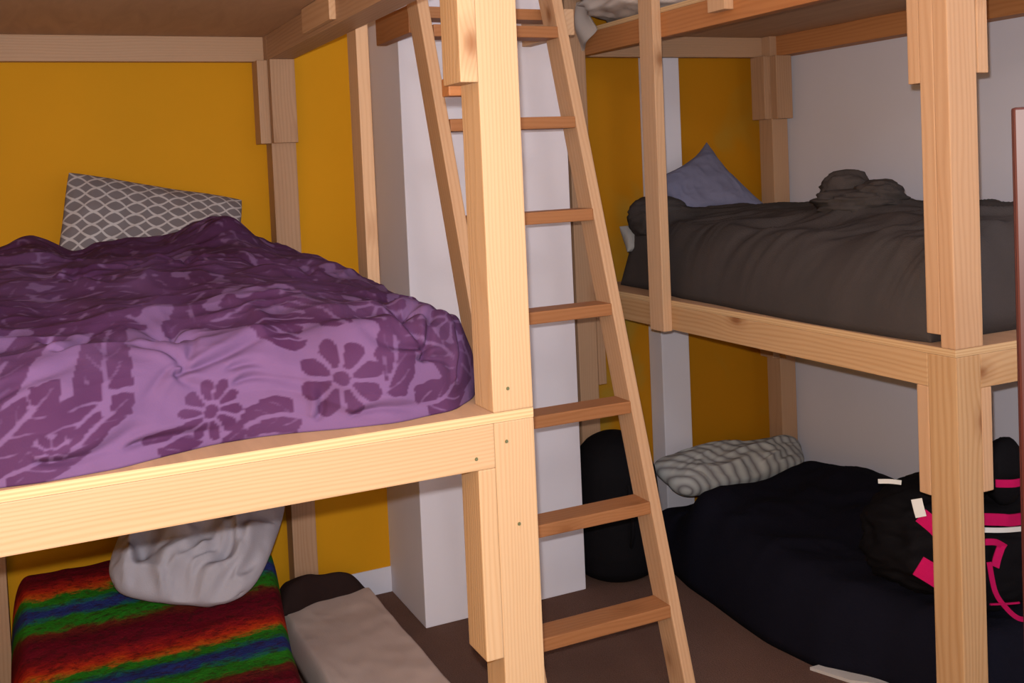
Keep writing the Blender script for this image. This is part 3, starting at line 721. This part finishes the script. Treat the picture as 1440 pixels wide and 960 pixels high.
def nav_H(A, B):
    h = interp(B, [(2.18, 0.25), (2.35, 0.29), (2.6, 0.30), (2.85, 0.34), (3.0, 0.33), (3.2, 0.27)])
    h = h*interp(A, [(1.93, 0.75), (2.2, 0.85), (2.5, 0.95), (3.0, 1.06), (3.2, 0.92), (3.35, 0.68), (3.56, 0.62)])
    h = h+0.02*fbm(A*4, B*4, 3, ox=3)+0.012*(ridge(A*6+B*3, B*5, 2)-0.4)
    h = h+0.03*np.exp(-(((A-3.02)/0.15)**2+((B-2.88)/0.12)**2))
    h = h+0.06*np.exp(-((A-3.19)/0.09)**2)*(1-sstep(2.85, 3.05, B))
    return np.maximum(h, 0.15)
o = heap_y('comforter', 1.93, 3.58, lambda a: smooth_interp(a, FR3, 0.03), lambda a: 3.215+0*a, 0.0015, nav_H, NV, nx=170, ny=130, rs=(0.1, 0.10, 0.12, 0.08))
tag(o, 'dark navy comforter bulging out of the right bottom bunk onto the carpet', 'comforter')

mt, nt, b = new_mat('grey_striped_cotton', 0.9, 0.1)
uvn = N(nt, 'ShaderNodeUVMap', uv_map='UVMap'); sp = N(nt, 'ShaderNodeSeparateXYZ'); nt.links.new(uvn.outputs[0], sp.inputs[0])
nn = noise(nt, uvn.outputs[0], 4.0, 3)
w = math_n(nt, 'SINE', math_n(nt, 'MULTIPLY', math_n(nt, 'ADD', math_n(nt, 'ADD', sp.outputs[0], math_n(nt, 'MULTIPLY', sp.outputs[1], 0.3)), math_n(nt, 'MULTIPLY', nn, 0.02)), 80.0))
w = math_n(nt, 'POWER', math_n(nt, 'MULTIPLY_ADD', w, 0.5, 0.5), 0.45)
nt.links.new(mixc(nt, w, (0.16, 0.15, 0.16), (0.42, 0.43, 0.43)), b.inputs['Base Color'])
bump(nt, b, noise(nt, obj_co(nt), 220, 2), 0.2, 0.002)
p = pillow('pillow', (2.33, 3.32, 0.285), (3.02, 3.35, 0.285), (3.17, 3.57, 0.345), (2.30, 3.55, 0.375), 0.17, mt, wr=0.026, seed=6.1, pinch=0.02, freq=3.4, rnd=0.14)
tag(p, 'grey striped pillow at the head of the navy comforter', 'pillow')

BP = thing('backpack', (2.72, 2.32, 0.26), 'black backpack with bright pink straps lying on the navy comforter', 'backpack')
PINK = cloth_mat('hot_pink_webbing', (0.52, 0.008, 0.105), (0.42, 0.006, 0.08), 20)
REFL, rn, rb = new_mat('reflective_trim', 0.4, 0.5); rb.inputs['Base Color'].default_value = (0.7, 0.7, 0.68, 1)
b1 = blob('body', (2.66, 2.25, 0.435), (0.36, 0.20, 0.175), BLK, wr=0.012, seed=1, pw=0.75); b1.parent = BP; b1.location = b1.location-BP.location
b2 = blob('front_pocket', (2.60, 2.085, 0.40), (0.24, 0.07, 0.14), BLK, wr=0.006, seed=2, pw=0.8); b2.parent = BP; b2.location = b2.location-BP.location

# bunched folds standing on the dark blanket
blk = bpy.data.objects['blanket.001']
for c0, h0, sd in (((2.61, 2.665, 1.505), (0.085, 0.085, 0.075), 3), ((2.62, 2.525, 1.485), (0.08, 0.075, 0.058), 8), ((2.57, 2.60, 1.465), (0.10, 0.13, 0.05), 12)):
    o = blob('bunched_fold', c0, h0, DG, n=40, m_=28, wr=0.016, seed=sd, pw=0.9, fr=2.0)
    o.parent = blk; o.location = o.location-blk.location
o = blob('rolled_end', (2.36, 3.46, 1.405), (0.115, 0.105, 0.09), DG, n=50, m_=36, wr=0.012, seed=5, pw=0.8, fr=2.0)
o.parent = blk; o.location = o.location-blk.location

# backpack straps (flat webbing along the body)
def strap(pts, w, mat=None, name='strap', t_=0.004, up=(0, 0, 1)):
    pts = [Vector(q) for q in pts]; n_ = 24
    # catmull-rom samples
    out = []
    for i in range(len(pts)-1):
        p0, p1, p2, p3 = pts[max(i-1, 0)], pts[i], pts[i+1], pts[min(i+2, len(pts)-1)]
        for k in range(n_ if i == len(pts)-2 else n_-1):
            t = k/(n_-1)
            out.append(0.5*((2*p1)+(p2-p0)*t+(2*p0-5*p1+4*p2-p3)*t*t+(3*p1-p0-3*p2+p3)*t**3))
    G = []
    for i, q in enumerate(out):
        d = (out[min(i+1, len(out)-1)]-out[max(i-1, 0)]).normalized()
        side = d.cross(Vector((-0.55, -0.8, 0.1))).normalized()*w/2; nn_ = side.cross(d).normalized()*t_/2
        G.append([list(q+side+nn_), list(q+side-nn_), list(q-side-nn_), list(q-side+nn_), list(q+side+nn_)])
    o = grid_mesh(name, np.array(G), mat or PINK, BP, smooth=False)
    return o
strap([(2.40, 2.03, 0.578), (2.50, 2.0, 0.565), (2.56, 2.0, 0.553), (2.72, 2.03, 0.53)], 0.034)
strap([(2.30, 2.10, 0.585), (2.325, 2.075, 0.555), (2.35, 2.06, 0.52)], 0.045)
strap([(2.285, 2.10, 0.44), (2.33, 2.07, 0.405), (2.38, 2.05, 0.36)], 0.06)
strap([(2.44, 2.01, 0.508), (2.48, 2.0, 0.503), (2.52, 2.0, 0.480)], 0.018)
strap([(2.505, 2.0, 0.490), (2.485, 2.0, 0.455), (2.47, 1.995, 0.435)], 0.022)
strap([(2.452, 2.0, 0.45), (2.467, 1.995, 0.365), (2.503, 1.99, 0.311), (2.55, 1.985, 0.270), (2.62, 1.99, 0.25)], 0.014)
strap([(2.44, 1.99, 0.334), (2.50, 1.99, 0.322), (2.56, 1.99, 0.312)], 0.005)
strap([(2.40, 2.025, 0.548), (2.50, 1.998, 0.535), (2.60, 2.0, 0.520)], 0.014, REFL, 'reflective_strip')
strap([(2.38, 2.335, 0.607), (2.41, 2.315, 0.607), (2.44, 2.30, 0.602)], 0.014, REFL, 'reflective_strip')
strap([(2.285, 2.10, 0.635), (2.287, 2.095, 0.61), (2.29, 2.09, 0.585)], 0.030, REFL, 'label_patch')
o = blob('top_handle', (2.60, 2.06, 0.675), (0.07, 0.04, 0.10), BLK, n=30, m_=20, wr=0.004, seed=9, pw=0.9); o.parent = BP; o.location = o.location-BP.location
strap([(2.50, 2.01, 0.668), (2.55, 1.99, 0.665), (2.62, 2.0, 0.66)], 0.022)

# tall dark red-brown cabinet at the right edge
RED, rn, rb = new_mat('mahogany_varnish', 0.42, 0.3)
co = obj_co(rn); stv = N(rn, 'ShaderNodeVectorMath', operation='MULTIPLY'); rn.links.new(co, stv.inputs[0]); stv.inputs[1].default_value = (25, 25, 1.5)
rn.links.new(mixc(rn, noise(rn, stv.outputs[0], 1.0, 4, 0.6, 0.5), (0.055, 0.007, 0.006), (0.030, 0.004, 0.004)), rb.inputs['Base Color'])
ang = 52.5
CB = thing('cabinet', (1.352, 1.045, 0), 'tall dark red-brown polished cabinet at the right edge of the frame', 'cabinet')
CB.rotation_euler = (0, 0, -math.radians(ang))
def cbox(name, x0, x1, y0, y1, z0, z1, bev=0.004):
    o = link_mesh(name, box_mesh(name, x1-x0, y1-y0, z1-z0, bev), RED, CB); o.location = ((x0+x1)/2, (y0+y1)/2, (z0+z1)/2); return o
cbox('carcass', 0.0, 0.55, 0.02, 0.34, 0.0, 1.70)
cbox('door', 0.002, 0.272, 0.0, 0.02, 0.06, 1.70)
cbox('door', 0.276, 0.548, 0.0, 0.02, 0.06, 1.70)
